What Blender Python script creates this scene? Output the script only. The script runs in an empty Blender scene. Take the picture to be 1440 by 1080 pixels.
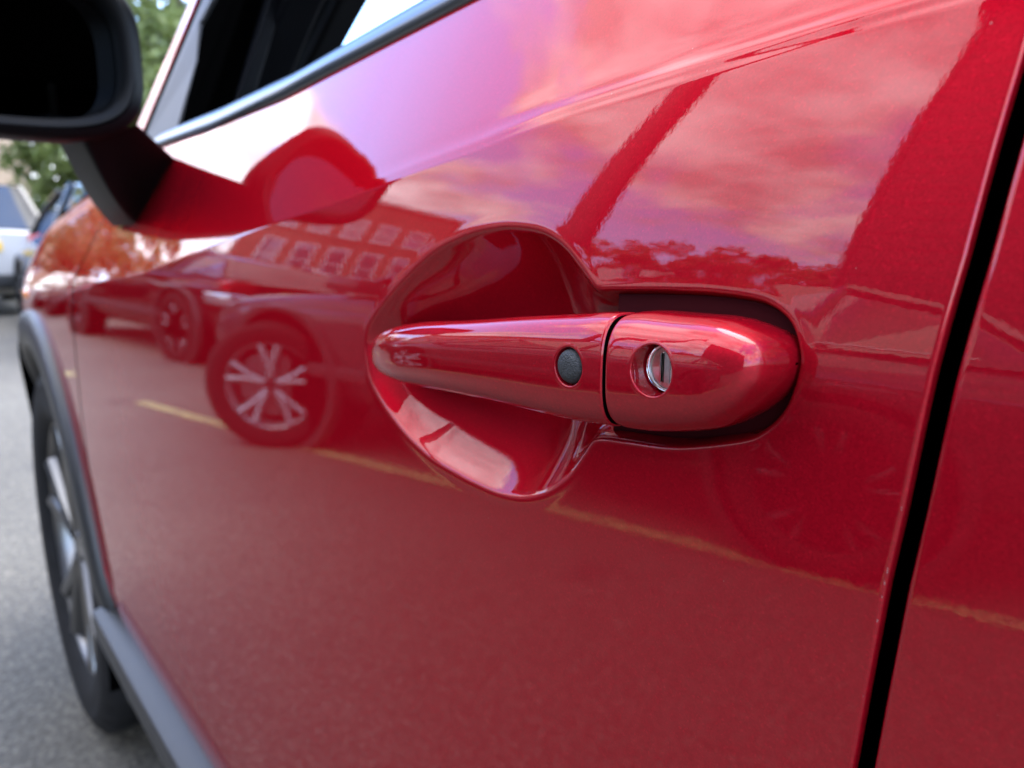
import bpy, bmesh, math, random
import numpy as np
from mathutils import Vector, Matrix
R = math.radians
scene = bpy.context.scene
COL = scene.collection

# ------------------------------------------------------------------ camera, world, sun, exposure
cam_d = bpy.data.cameras.new('camera'); cam = bpy.data.objects.new('camera', cam_d); COL.objects.link(cam)
scene.camera = cam
YAW, PITCH = R(40), R(10.7)
cam.location = (0.0, -0.20, 0.95)
_fw = Vector((-math.cos(YAW)*math.cos(PITCH), math.sin(YAW)*math.cos(PITCH), -math.sin(PITCH)))
cam.rotation_euler = _fw.to_track_quat('-Z', 'Y').to_euler()
cam_d.sensor_width = 36; cam_d.lens = 27.075
cam_d.clip_start = 0.01; cam_d.clip_end = 2000
cam_d.dof.use_dof = True; cam_d.dof.focus_distance = 0.262; cam_d.dof.aperture_fstop = 10.0

SUN_EL, SUN_AZ = R(58), R(102)      # azimuth of the sun, measured from +X towards +Y
world = bpy.data.worlds.new('World'); scene.world = world; world.use_nodes = True
nt = world.node_tree; nt.nodes.clear()
def N(t, typ, **kw):
    n = t.nodes.new(typ)
    for k, v in kw.items():
        if k in n.inputs: n.inputs[k].default_value = v
        else: setattr(n, k, v)
    return n
def math_node(t, op, a, b=None, c=None):
    n = t.nodes.new('ShaderNodeMath'); n.operation = op
    for i, v in enumerate((a, b, c)):
        if v is None: continue
        if isinstance(v, (int, float)): n.inputs[i].default_value = v
        else: t.links.new(v, n.inputs[i])
    return n.outputs[0]
def ramp(t, fac, stops):
    n = t.nodes.new('ShaderNodeValToRGB'); e = n.color_ramp.elements
    while len(e) < len(stops): e.new(0.5)
    for el, (p, c) in zip(e, stops):
        el.position = p; el.color = c if len(c) == 4 else (*c, 1)
    t.links.new(fac, n.inputs[0]); return n.outputs[0]
def mixc(t, fac, a, b, blend='MIX'):
    n = t.nodes.new('ShaderNodeMix'); n.data_type = 'RGBA'; n.blend_type = blend
    for s, v in ((n.inputs[0], fac), (n.inputs[6], a), (n.inputs[7], b)):
        if isinstance(v, (int, float)): s.default_value = v
        elif isinstance(v, tuple): s.default_value = v if len(v) == 4 else (*v, 1)
        else: t.links.new(v, s)
    return n.outputs[2]
sky = N(nt, 'ShaderNodeTexSky', sky_type='NISHITA', sun_disc=False, sun_elevation=SUN_EL,
        sun_rotation=R(90) - SUN_AZ, air_density=1.0, dust_density=0.6, ozone_density=1.5)
tc = N(nt, 'ShaderNodeTexCoord'); sep = N(nt, 'ShaderNodeSeparateXYZ')
nt.links.new(tc.outputs['Generated'], sep.inputs[0])
zc_ = math_node(nt, 'MAXIMUM', sep.outputs[2], 0.0)
den = math_node(nt, 'ADD', zc_, 0.22)
comb = N(nt, 'ShaderNodeCombineXYZ')
nt.links.new(math_node(nt, 'DIVIDE', sep.outputs[0], den), comb.inputs[0])
nt.links.new(math_node(nt, 'DIVIDE', sep.outputs[1], den), comb.inputs[1])
n1 = N(nt, 'ShaderNodeTexNoise', Scale=1.15, Detail=9.0, Roughness=0.56, Distortion=0.25)
mp = N(nt, 'ShaderNodeMapping'); mp.inputs['Location'].default_value = (-1.36, -16.32, 5.27); mp.inputs['Rotation'].default_value = (0, 0, R(41.9))
nt.links.new(comb.outputs[0], mp.inputs[0]); nt.links.new(mp.outputs[0], n1.inputs['Vector'])
n2 = N(nt, 'ShaderNodeTexNoise', Scale=3.4, Detail=7.0, Roughness=0.55)
nt.links.new(mp.outputs[0], n2.inputs['Vector'])
cover = ramp(nt, n1.outputs['Fac'], [(0.465, (0, 0, 0)), (0.535, (1, 1, 1))])
haze_m = math_node(nt, 'POWER', math_node(nt, 'SUBTRACT', 1.0, zc_), 12.0)
cover2 = math_node(nt, 'MULTIPLY', cover, math_node(nt, 'SUBTRACT', 1.0, math_node(nt, 'MULTIPLY', haze_m, 0.6)))
cloud_c = ramp(nt, n2.outputs['Fac'], [(0.37, (14.6, 14.6, 15.6)), (0.61, (5.9, 6.0, 6.7))])
sky_b = mixc(nt, 1.0, sky.outputs[0], (2.2, 2.65, 3.4), 'MULTIPLY')
sky_h = mixc(nt, math_node(nt, 'MULTIPLY', haze_m, 0.85), sky_b, (8.2, 8.5, 9.2))
sky_c = mixc(nt, cover2, sky_h, cloud_c)
bg = N(nt, 'ShaderNodeBackground', Strength=0.10); nt.links.new(sky_c, bg.inputs[0])
wo = N(nt, 'ShaderNodeOutputWorld'); nt.links.new(bg.outputs[0], wo.inputs[0])

sun_d = bpy.data.lights.new('sun', 'SUN'); sun = bpy.data.objects.new('sun', sun_d); COL.objects.link(sun)
sun_d.energy = 1.1; sun_d.angle = R(45); sun_d.color = (1.0, 0.93, 0.82)
_sd = Vector((math.cos(SUN_EL)*math.cos(SUN_AZ), math.cos(SUN_EL)*math.sin(SUN_AZ), math.sin(SUN_EL)))
sun.rotation_euler = _sd.to_track_quat('Z', 'Y').to_euler(); sun.location = _sd*30
scene.view_settings.view_transform = 'Standard'; scene.view_settings.look = 'None'
scene.view_settings.gamma = 1.0; scene.view_settings.use_curve_mapping = False
scene.view_settings.exposure = 2.1
scene.render.engine = 'CYCLES'
scene.cycles.use_denoising = True
scene.cycles.max_bounces = 10; scene.cycles.glossy_bounces = 6; scene.cycles.caustics_reflective = False
scene.cycles.sample_clamp_indirect = 8.0

# ------------------------------------------------------------------ helpers
def link_mesh(name, me, mat, parent=None, smooth=True, label=None):
    o = bpy.data.objects.new(name, me); COL.objects.link(o)
    if mat is not None:
        for m in (mat if isinstance(mat, (list, tuple)) else [mat]): me.materials.append(m)
    if smooth: me.polygons.foreach_set('use_smooth', np.ones(len(me.polygons), dtype=bool))
    if parent is not None: o.parent = parent
    if label: o['label'] = label
    me.update(); return o
def pydata(name, v, f, mat, parent=None, smooth=False, label=None):
    me = bpy.data.meshes.new(name); me.from_pydata([tuple(p) for p in v], [], [tuple(q) for q in f])
    return link_mesh(name, me, mat, parent, smooth, label)
def grid(name, P, mat, parent=None, close_v=False, flip=False, label=None, caps=False, mask=None):
    """P[nu, nv, 3] -> quad sheet"""
    nu, nv = P.shape[:2]
    idx = np.arange(nu*nv).reshape(nu, nv)
    a = idx if not close_v else np.concatenate([idx, idx[:, :1]], 1)
    q = np.stack([a[:-1, :-1], a[1:, :-1], a[1:, 1:], a[:-1, 1:]], -1)
    if mask is not None: q = q[mask]
    q = q.reshape(-1, 4)
    if flip: q = q[:, ::-1]
    me = bpy.data.meshes.new(name)
    V = P.reshape(-1, 3)
    if mask is not None:
        used, inv = np.unique(q, return_inverse=True); V = V[used]; q = inv.reshape(-1, 4)
    me.vertices.add(len(V)); me.vertices.foreach_set('co', np.ascontiguousarray(V, dtype=np.float32).ravel())
    faces = [q]
    me.loops.add(q.size); me.polygons.add(len(q))
    me.loops.foreach_set('vertex_index', np.ascontiguousarray(q, dtype=np.int32).ravel())
    me.polygons.foreach_set('loop_start', np.arange(0, q.size, 4, dtype=np.int32))
    me.polygons.foreach_set('loop_total', np.full(len(q), 4, dtype=np.int32))
    me.update(calc_edges=True); me.validate()
    return link_mesh(name, me, mat, parent, True, label)
def empty(name, loc, rz=0, label=None, cat=None, group=None):
    o = bpy.data.objects.new(name, None); COL.objects.link(o); o.location = loc; o.rotation_euler = (0, 0, rz)
    o.empty_display_size = 0.1
    if label: o['label'] = label
    if cat: o['category'] = cat
    if group: o['group'] = group
    return o
def tag(o, label=None, cat=None, group=None, kind=None):
    for k, v in (('label', label), ('category', cat), ('group', group), ('kind', kind)):
        if v: o[k] = v
    return o
class MB:
    """collects simple solids, then links them as one mesh object"""
    def __init__(s): s.bm = bmesh.new()
    def box(s, lo, hi, bev=0.0, M=None):
        g = bmesh.ops.create_cube(s.bm, size=1)['verts']
        lo, hi = Vector(lo), Vector(hi); c = (lo+hi)/2; d = hi-lo
        for v in g: v.co = Vector((v.co.x*d.x, v.co.y*d.y, v.co.z*d.z)) + c
        if bev:
            e = {e for v in g for e in v.link_edges}
            r = bmesh.ops.bevel(s.bm, geom=list(e), offset=bev, segments=2, affect='EDGES', profile=0.6)
            g = list({v for v in g if v.is_valid} | set(r['verts']))
        if M is not None:
            for v in g: v.co = M @ v.co
        return s
    def tube(s, pts, radii, n=12, caps=True):
        pts = [Vector(p) for p in pts]
        if isinstance(radii, (int, float)): radii = [radii]*len(pts)
        rings = []
        for i, p in enumerate(pts):
            t = (pts[min(i+1, len(pts)-1)] - pts[max(i-1, 0)]).normalized()
            a = t.cross(Vector((0, 0, 1)));
            if a.length < 1e-3: a = t.cross(Vector((1, 0, 0)))
            a.normalize(); b = t.cross(a)
            rings.append([s.bm.verts.new(p + (a*math.cos(2*math.pi*k/n) + b*math.sin(2*math.pi*k/n))*radii[i]) for k in range(n)])
        for A, B in zip(rings, rings[1:]):
            for k in range(n): s.bm.faces.new((A[k], A[(k+1) % n], B[(k+1) % n], B[k]))
        if caps:
            s.bm.faces.new(rings[0][::-1]); s.bm.faces.new(rings[-1])
        return s
    def prism(s, poly, d):
        """poly: 3D loop, extruded by d"""
        d = Vector(d); A = [s.bm.verts.new(p) for p in poly]; B = [s.bm.verts.new(Vector(p)+d) for p in poly]
        n = len(A)
        for k in range(n): s.bm.faces.new((A[k], A[(k+1) % n], B[(k+1) % n], B[k]))
        s.bm.faces.new(A[::-1]); s.bm.faces.new(B); return s
    def lathe(s, prof, n=48, axis='Y', c=(0, 0, 0), close=False):
        """prof: list of (r, h)"""
        rings = []
        c = Vector(c)
        for r, h in prof:
            ring = []
            for k in range(n):
                a = 2*math.pi*k/n; u, w = r*math.cos(a), r*math.sin(a)
                p = {'Y': (u, h, w), 'Z': (u, w, h), 'X': (h, u, w)}[axis]
                ring.append(s.bm.verts.new(Vector(p)+c))
            rings.append(ring)
        pairs = list(zip(rings, rings[1:]))
        if close: pairs.append((rings[-1], rings[0]))
        for A, B in pairs:
            for k in range(n): s.bm.faces.new((A[k], A[(k+1) % n], B[(k+1) % n], B[k]))
        return s
    def build(s, name, mat, parent=None, smooth=False, label=None, bevel=0.0, angle=40):
        bmesh.ops.recalc_face_normals(s.bm, faces=s.bm.faces)
        me = bpy.data.meshes.new(name); s.bm.to_mesh(me); s.bm.free()
        o = link_mesh(name, me, mat, parent, smooth, label)
        if smooth:
            try: me.set_sharp_from_angle(angle=R(angle))
            except Exception: pass
        if bevel:
            m = o.modifiers.new('bevel', 'BEVEL'); m.width = bevel; m.segments = 3; m.limit_method = 'ANGLE'; m.angle_limit = R(35)
        return o

# ------------------------------------------------------------------ materials
def mat_new(name):
    m = bpy.data.materials.new(name); m.use_nodes = True
    return m, m.node_tree, m.node_tree.nodes['Principled BSDF']
def simple(name, col, rough=0.5, metal=0.0, coat=0.0, noise=0.0, nscale=40, bump=0.0, bscale=200, spec=0.5):
    m, t, b = mat_new(name)
    b.inputs['Base Color'].default_value = (*col, 1); b.inputs['Roughness'].default_value = rough
    b.inputs['Metallic'].default_value = metal; b.inputs['Coat Weight'].default_value = coat
    b.inputs['Coat Roughness'].default_value = 0.03; b.inputs['Specular IOR Level'].default_value = spec
    tcn = N(t, 'ShaderNodeTexCoord')
    if noise:
        n = N(t, 'ShaderNodeTexNoise', Scale=nscale, Detail=5.0); t.links.new(tcn.outputs['Object'], n.inputs['Vector'])
        f = ramp(t, n.outputs['Fac'], [(0.3, (1-noise,)*3), (0.7, (1+noise,)*3)])
        t.links.new(mixc(t, 1.0, (*col, 1), f, 'MULTIPLY'), b.inputs['Base Color'])
    if bump:
        n = N(t, 'ShaderNodeTexNoise', Scale=bscale, Detail=3.0); t.links.new(tcn.outputs['Object'], n.inputs['Vector'])
        bp = N(t, 'ShaderNodeBump', Strength=bump, Distance=0.002); t.links.new(n.outputs['Fac'], bp.inputs['Height'])
        t.links.new(bp.outputs[0], b.inputs['Normal'])
    return m
def paint(name, col, metal=0.75, rough=0.42, peel=0.05, fine=True):
    m, t, b = mat_new(name)
    b.inputs['Metallic'].default_value = metal; b.inputs['Roughness'].default_value = rough
    b.inputs['Coat Weight'].default_value = 1.0; b.inputs['Coat Roughness'].default_value = 0.012
    b.inputs['Coat IOR'].default_value = 1.46
    b.inputs['Base Color'].default_value = (*col, 1)
    b.inputs['Specular IOR Level'].default_value = 0.0; b.inputs['Specular Tint'].default_value = (min(1, col[0]*2.5+.1), col[1]*2.5+.02, col[2]*2.5+.03, 1)
    if fine:
        tcn = N(t, 'ShaderNodeTexCoord')
        # metallic flake: sparkle put into the base colour as random cells
        v = N(t, 'ShaderNodeTexVoronoi', Scale=1500.0); t.links.new(tcn.outputs['Object'], v.inputs['Vector'])
        fl = ramp(t, v.outputs['Color'], [(0.0, (0.82,)*3), (0.8, (1.06,)*3), (1.0, (1.32,)*3)])
        base = mixc(t, 1.0, (*col, 1), fl, 'MULTIPLY')
        # dust specks and chips
        s = N(t, 'ShaderNodeTexVoronoi', Scale=190.0); t.links.new(tcn.outputs['Object'], s.inputs['Vector'])
        sepc = N(t, 'ShaderNodeSeparateColor'); t.links.new(s.outputs['Color'], sepc.inputs[0])
        size = math_node(t, 'MULTIPLY', math_node(t, 'POWER', sepc.outputs[0], 10.0), 0.07)
        dot = math_node(t, 'LESS_THAN', s.outputs['Distance'], size)
        dot = math_node(t, 'MULTIPLY', dot, math_node(t, 'GREATER_THAN', sepc.outputs[1], 0.55))
        base = mixc(t, math_node(t, 'MULTIPLY', dot, 0.22), base, (0.5, 0.42, 0.4))
        t.links.new(base, b.inputs['Base Color'])
        # orange peel in the clear coat
        n = N(t, 'ShaderNodeTexNoise', Scale=420.0, Detail=1.0); t.links.new(tcn.outputs['Object'], n.inputs['Vector'])
        bp = N(t, 'ShaderNodeBump', Strength=peel, Distance=0.002); t.links.new(n.outputs['Fac'], bp.inputs['Height'])
        t.links.new(bp.outputs[0], b.inputs['Coat Normal'])
        # light film of dust
        d = N(t, 'ShaderNodeTexNoise', Scale=9.0, Detail=6.0); t.links.new(tcn.outputs['Object'], d.inputs['Vector'])
        cr = ramp(t, d.outputs['Fac'], [(0.35, (0.004,)*3), (0.75, (0.02,)*3)])
        t.links.new(cr, b.inputs['Coat Roughness'])
    return m
def glass_mat(name, tint=(0.8, 0.85, 0.85)):
    m, t, b = mat_new(name); t.nodes.remove(b)
    tr = N(t, 'ShaderNodeBsdfTransparent'); tr.inputs[0].default_value = (*tint, 1)
    gl = N(t, 'ShaderNodeBsdfGlossy', Roughness=0.01); fr = N(t, 'ShaderNodeFresnel', IOR=1.5)
    mx = N(t, 'ShaderNodeMixShader'); t.links.new(fr.outputs[0], mx.inputs[0])
    t.links.new(tr.outputs[0], mx.inputs[1]); t.links.new(gl.outputs[0], mx.inputs[2])
    t.links.new(mx.outputs[0], t.nodes['Material Output'].inputs[0]); return m

M_slot_shade = simple('slot_shade', (0.035, 0.001, 0.003), 0.7, spec=0.1)
M_chip = simple('bare_primer_chip', (0.30, 0.20, 0.20), 0.8)
M_red = paint('red_metallic_paint', (0.345, 0.0038, 0.0135), 0.62, 0.50, 0.0034)
M_black = simple('black_textured_plastic', (0.004, 0.0045, 0.005), 0.45, bump=0.06, bscale=900, spec=.12)
M_trim = simple('grey_textured_plastic', (0.02, 0.021, 0.022), 0.42, bump=0.1, bscale=600, noise=0.1)
M_gloss = simple('gloss_black_trim', (0.006, 0.006, 0.007), 0.06, coat=1.0)
M_sail = simple('sky_sheen_panel', (0.085, 0.085, 0.088), 0.45, spec=.3)  # grey base stands in for sky reflected in the black corner panel
M_belt = simple('satin_belt_metal', (0.13, 0.14, 0.155), 0.28, metal=0.8)
M_void = simple('dark_cavity', (0.0012, 0.0012, 0.0012), 0.9, spec=0.0)
M_rubber = simple('tyre_rubber', (0.011, 0.011, 0.0115), 0.75, noise=0.25, nscale=30, bump=0.1, bscale=150, spec=.2)
M_alloy = simple('machined_alloy', (0.20, 0.20, 0.20), 0.33, metal=1.0)
M_alloyb = simple('bright_alloy', (0.4, 0.4, 0.42), 0.4, metal=0.6)
M_alloyd = simple('dark_alloy_pocket', (0.05, 0.052, 0.056), 0.35, metal=0.6)
M_rubberd = simple('dark_tyre_rubber', (0.008, 0.008, 0.008), 0.8, spec=.2)
M_disc = simple('brake_disc_steel', (0.25, 0.25, 0.26), 0.35, metal=1.0)
M_chrome = simple('chrome', (0.78, 0.78, 0.78), 0.13, metal=1.0)
M_steel = simple('brushed_lock_steel', (0.72, 0.72, 0.72), 0.3, metal=1.0, noise=0.12, nscale=900)
M_mirror = simple('mirror_glass', (0.03, 0.034, 0.038), 0.02, metal=1.0)
M_orange = simple('orange_reflector', (0.8, 0.22, 0.01), 0.15, coat=1.0)
M_int = simple('dark_interior_plastic', (0.004, 0.0045, 0.006), 0.6, bump=0.1, bscale=500, spec=.12)
M_intg = simple('grey_interior_trim', (0.016, 0.017, 0.018), 0.8, bump=0.05, bscale=700, spec=.1)
M_seat = simple('dark_seat_cloth', (0.02, 0.02, 0.022), 0.9, noise=0.2, nscale=300)
M_btn = simple('black_rubber_button', (0.02, 0.021, 0.022), 0.55, noise=0.5, nscale=700, bump=0.5, bscale=1500)
M_glass = glass_mat('window_glass')
M_glassd = simple('dark_car_glass', (0.01, 0.012, 0.013), 0.02, coat=1.0, spec=0.8)
M_lampr = simple('red_lamp_lens', (0.45, 0.01, 0.012), 0.1, coat=1.0)
M_lampc = simple('clear_lamp_lens', (0.55, 0.57, 0.6), 0.08, metal=0.7, coat=1.0)
M_plate = simple('yellow_number_plate', (0.8, 0.5, 0.02), 0.35)
M_platew = simple('white_number_plate', (0.75, 0.75, 0.73), 0.35)
M_pgrey = paint('dark_grey_paint', (0.05, 0.052, 0.056), 0.4, 0.45, fine=False)
M_pmar = paint('dark_maroon_paint', (0.05, 0.006, 0.009), 0.5, 0.4, fine=False)
M_pwhite = paint('white_paint', (0.50, 0.50, 0.49), 0.0, 0.4, fine=False)
M_pblue = paint('blue_grey_paint', (0.10, 0.15, 0.24), 0.6, 0.35, fine=False)

# ------------------------------------------------------------------ ground and markings
def asphalt():
    m, t, b = mat_new('asphalt')
    tcn = N(t, 'ShaderNodeTexCoord')
    v = N(t, 'ShaderNodeTexVoronoi', Scale=130.0); t.links.new(tcn.outputs['Object'], v.inputs['Vector'])
    sc_ = N(t, 'ShaderNodeSeparateColor'); t.links.new(v.outputs['Color'], sc_.inputs[0])
    stone = ramp(t, sc_.outputs[0], [(0.0, (0.055, 0.055, 0.053)), (0.5, (0.078, 0.078, 0.075)), (0.85, (0.105, 0.105, 0.10)), (1.0, (0.16, 0.157, 0.15))])
    big = N(t, 'ShaderNodeTexNoise', Scale=0.45, Detail=7.0, Roughness=0.6); t.links.new(tcn.outputs['Object'], big.inputs['Vector'])
    f = ramp(t, big.outputs['Fac'], [(0.3, (.96, .87, .71)), (0.5, (1.19, 1.08, .885)), (0.72, (1.46, 1.34, 1.10))])
    c = mixc(t, 1.0, stone, f, 'MULTIPLY')
    oil = N(t, 'ShaderNodeTexNoise', Scale=1.7, Detail=4.0); t.links.new(tcn.outputs['Object'], oil.inputs['Vector'])
    c = mixc(t, ramp(t, oil.outputs['Fac'], [(0.62, (0, 0, 0)), (0.72, (0.55,)*3)]), c, (0.035, 0.034, 0.033))
    t.links.new(c, b.inputs['Base Color']); b.inputs['Roughness'].default_value = 0.85
    bp = N(t, 'ShaderNodeBump', Strength=0.5, Distance=0.004); t.links.new(v.outputs['Distance'], bp.inputs['Height'])
    bp.invert = True; t.links.new(bp.outputs[0], b.inputs['Normal']); return m
def road_paint(name, col):
    m, t, b = mat_new(name)
    tcn = N(t, 'ShaderNodeTexCoord'); n = N(t, 'ShaderNodeTexNoise', Scale=60.0, Detail=6.0)
    t.links.new(tcn.outputs['Object'], n.inputs['Vector'])
    f = ramp(t, n.outputs['Fac'], [(0.40, (0.0,)*3), (0.58, (0.9,)*3)])
    t.links.new(mixc(t, f, (0.09, 0.088, 0.08), col), b.inputs['Base Color']); b.inputs['Roughness'].default_value = 0.7
    return m
M_asph = asphalt(); M_yel = road_paint('worn_yellow_road_paint', (0.60, 0.55, 0.20))
g = pydata('car_park_ground', [(-400, -400, 0), (400, -400, 0), (400, 400, 0), (-400, 400, 0)], [(0, 1, 2, 3)], M_asph)
tag(g, 'grey asphalt car park ground', kind='structure')
def marking(p, q, w, label):
    p, q = Vector(p), Vector(q); d = (q-p).normalized(); n = Vector((-d.y, d.x, 0))*w/2
    o = pydata('bay_marking', [(*(p+n).xy, .004), (*(p-n).xy, .004), (*(q-n).xy, .004), (*(q+n).xy, .004)], [(3, 2, 1, 0)], M_yel)
    tag(o, label, kind='structure'); return o
marking((-5.0, -0.86, 0), (1.5, -2.95, 0), 0.10, 'long yellow bay line beside the dark grey car')
marking((-7.2, -0.2, 0), (-6.2, -0.55, 0), 0.10, 'broken piece of yellow line further ahead')

# ------------------------------------------------------------------ the red car: side surface
ZK = np.array([.30, .43, .47, .55, .72, .85, .904, .950, .995, 1.06]); AK = np.array([-12, -12, -3, -1.5, .3, 1.5, 2.6, 11.2, 17.0, 22.])
_zz = np.linspace(.2, 1.3, 2201); _aa = np.radians(np.interp(_zz, ZK, AK))
_yy = np.concatenate([[0], np.cumsum((np.tan(_aa[1:])+np.tan(_aa[:-1]))/2*np.diff(_zz))]); _yy -= np.interp(.90, _zz, _yy)
XCR = [-1.7, -1.2, -.98, -.8053, -.6594, -.5138, -.4024, -.3339, -.2820, -.2429, -.2257, -.1725, -.1456, -.1189, -.0995, -.0792, .3, 1.2]
ZCR = [.86, .885, .902, .9165, .9370, .9572, .9706, .9812, .9882, .9948, .9968, 1.0020, 1.0040, 1.0062, 1.0076, 1.0088, 1.030, 1.06]
def crease_z(x): return np.interp(x, XCR, ZCR)
def nose(x): return np.where(x < -1.75, ((-1.75-x)/.55)**2*.16, 0.0)
def S(x, z):
    x = np.asarray(x, float); z = np.asarray(z, float)
    c = crease_z(x); y = np.interp(z, _zz, _yy); yc = np.interp(c, _zz, _yy)
    up = yc + (z-c)*np.tan(R(27.5))
    we = np.interp(x, [-1.9, -1.35, -1.0], [.010, .006, .00006])     # the crease softens along the front wing
    y = y + we*np.logaddexp(0, (up-y)/we)
    # shallow fold running beside the crease towards the rear
    a = np.interp(x, [-.42, -.30, -.12, .3], [0, .00022, .0006, .0006])
    y = y - a*np.exp(-((z-c-.0045)/.0024)**2) + .5*a*np.exp(-((z-c-.011)/.004)**2)
    return y + x*x/80 + nose(x)
ZXR = ([.30, .42, .60, .8038, .8323, .8603, .8806, .9168, .9458, .9726, .9919, 1.02, 1.15], [-.138, -.125, -.105, -.0859, -.084, -.0820, -.0799, -.0769, -.0737, -.0718, -.0703, -.0685, -.062])
def rear_cut(z): return np.interp(z, *ZXR)
ZXF = ([.30, .42, .50, .57, .63, .71, .82, .90, 1.0, 1.1], [-1.08, -1.105, -1.15, -1.172, -1.179, -1.19, -1.192, -1.19, -1.18, -1.17])
def front_cut(z): return np.interp(z, *ZXF)
XB = ([-1.25, -1.02, -.78, -.59, -.494, -.42, -.355, -.07, .9], [1.060, 1.059, 1.0555, 1.0565, 1.0632, 1.0687, 1.0731, 1.088, 1.13])
def belt_z(x): return np.interp(x, *XB)

# cup outline (x, z) on the door, smoothed by a closed Catmull-Rom spline
CUP = np.array([(-.3604, .9002), (-.3428, .9181), (-.3076, .9415), (-.2816, .9510), (-.2571, .9548), (-.2388, .9545), (-.2254, .9522), (-.2141, .9472), (-.2045, .9402), (-.1975, .9338), (-.1935, .9317),
                (-.1874, .9318), (-.165, .9328), (-.1454, .9332), (-.13, .9322), (-.1226, .9300), (-.117, .9258), (-.1140, .9193), (-.1136, .9130), (-.1165, .9020), (-.1225, .8945), (-.1305, .8900),
                (-.1539, .8832), (-.1750, .8808), (-.1858, .8796), (-.1915, .8775), (-.1955, .8715), (-.2033, .8603), (-.215, .8510), (-.2278, .8453), (-.2416, .8427), (-.2565, .8424), (-.278, .8439), (-.3017, .8475), (-.3278, .8570), (-.3491, .8705), (-.3590, .8830)])
def catmull(P, n=8):
    out = []; m = len(P)
    for i in range(m):
        p0, p1, p2, p3 = P[i-1], P[i], P[(i+1) % m], P[(i+2) % m]
        for k in range(n):
            t = k/n; out.append(.5*((2*p1)+(-p0+p2)*t+(2*p0-5*p1+4*p2-p3)*t*t+(-p0+3*p1-3*p2+p3)*t**3))
    return np.array(out)
CUPS = catmull(CUP)
def sdf(px, pz, poly):
    """positive inside"""
    sh = px.shape; q = np.stack([px.ravel(), pz.ravel()], 1); A = poly; B = np.roll(poly, -1, 0)
    d2 = np.full(len(q), 1e9); ins = np.zeros(len(q), bool)
    for a, b in zip(A, B):
        e = b-a; w = q-a; t = np.clip((w@e)/(e@e), 0, 1); d = w-t[:, None]*e
        d2 = np.minimum(d2, (d*d).sum(1))
        c = ((a[1] <= q[:, 1]) & (b[1] > q[:, 1])) | ((b[1] <= q[:, 1]) & (a[1] > q[:, 1]))
        if e[1] != 0: ins ^= c & (q[:, 0] < a[0]+(q[:, 1]-a[1])/e[1]*e[0])
    d = np.sqrt(d2); return np.where(ins, d, -d).reshape(sh)
def smooth01(t): t = np.clip(t, 0, 1); return t*t*(3-2*t)
def cup_depth(x, z):
    d = np.zeros_like(x)
    near = (x > -.375) & (x < -.10) & (z > .83) & (z < .968)
    xs, zs = x[near], z[near]; s = sdf(xs, zs, CUPS)
    s = s-.0006; r = .0008
    se = np.where(s > r, s, np.where(s < -r, 0, (s+r)**2/(4*r)))        # rounded rim
    k = smooth01((xs+.207)/.02)                                          # 0 in the bowl, 1 in the slot
    ku = smooth01((zs-.908)/.016)
    wid = .055*(1-k)+(.0045+.0055*ku)*k; dep = .027*(1-k)+(.021-.007*ku)*k
    t = np.clip(se/wid, 0, 1); e = np.sqrt(np.clip(1-(1-t)**2, 0, 1))
    d[near] = dep*((1-k)*e**1.9+k*e**1.25)
    # slight raised lip just outside the rim
    d[near] -= .00008*np.exp(-((s+.0026)/.0016)**2)
    return d
def edge_round(dist, r=.0032):
    """how far the sheet turns in near a cut edge, dist = distance from the edge"""
    t = np.clip(1-dist/r, 0, 1); return r*(1-np.sqrt(np.clip(1-t*t, 0, 1)))

car = empty('red_car', (0, 0, 0), 0, 'glossy red metallic car seen close up along its side with grey plastic cladding', 'car')
def add_hem(P, axis, end, depth):
    """add a row turned straight inward (+y) at the given end"""
    row = P[0:1].copy() if (axis == 0 and end == 0) else P[-1:].copy() if axis == 0 else P[:, 0:1].copy() if end == 0 else P[:, -1:].copy()
    row = row.copy(); row[..., 1] += depth
    return np.concatenate([row, P] if end == 0 else [P, row], axis=axis)

# front door skin
xs = np.concatenate([np.linspace(0, .004, 8)[:-1], np.linspace(.004, .735, 130)[:-1], np.linspace(.735, .978, 520)[:-1], np.linspace(.978, .9965, 18)[:-1], np.linspace(.9965, 1, 14)])
U, = (xs,)
zl = np.concatenate([np.linspace(.42, .432, 6)[:-1], np.linspace(.432, .50, 24)[:-1], np.linspace(.50, .836, 70)[:-1]])
zm = np.linspace(.836, .960, 260)
zt = np.concatenate([np.linspace(0, .06, 12)[1:], np.linspace(.06, .25, 34)[1:], np.linspace(.25, 1, 34)[1:]])
def door_grid(xfun0, xfun1, us):
    nz = len(zl)+len(zm)+len(zt)
    P = np.zeros((len(us), nz, 3)); z0 = np.concatenate([zl, zm, np.full(len(zt), .96)])
    # iterate: z depends on x through crease/belt, x depends on z through the cuts
    Z = np.tile(z0, (len(us), 1))
    for _ in range(3):
        X = xfun0(Z) + us[:, None]*(xfun1(Z)-xfun0(Z))
        c = crease_z(X[:, 0]); b = belt_z(X[:, 0])
        base = np.minimum(.96, c-.012)
        for j in range(len(z0)):
            if j < len(zl): Z[:, j] = z0[j]*np.minimum(1, (base/.96))**(1 if False else 0)
        # middle block squeezes under the crease where the crease is low
        Z[:, len(zl):len(zl)+len(zm)] = .836 + (zm[None]-.836)/(.96-.836)*(base[:, None]-.836)
        top0 = base[:, None]; cr = c[:, None]; bt = b[:, None]
        t = zt[None]
        zz_ = np.where(t <= .06, top0+(cr-.003-top0)*t/.06, np.where(t <= .25, cr-.003+(t-.06)/.19*.022, cr+.019+(t-.25)/.75*(bt-cr-.019)))
        Z[:, len(zl)+len(zm):] = zz_
    P[..., 0] = X; P[..., 2] = Z; P[..., 1] = S(X, Z)
    return P
P = door_grid(front_cut, rear_cut, xs)
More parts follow.
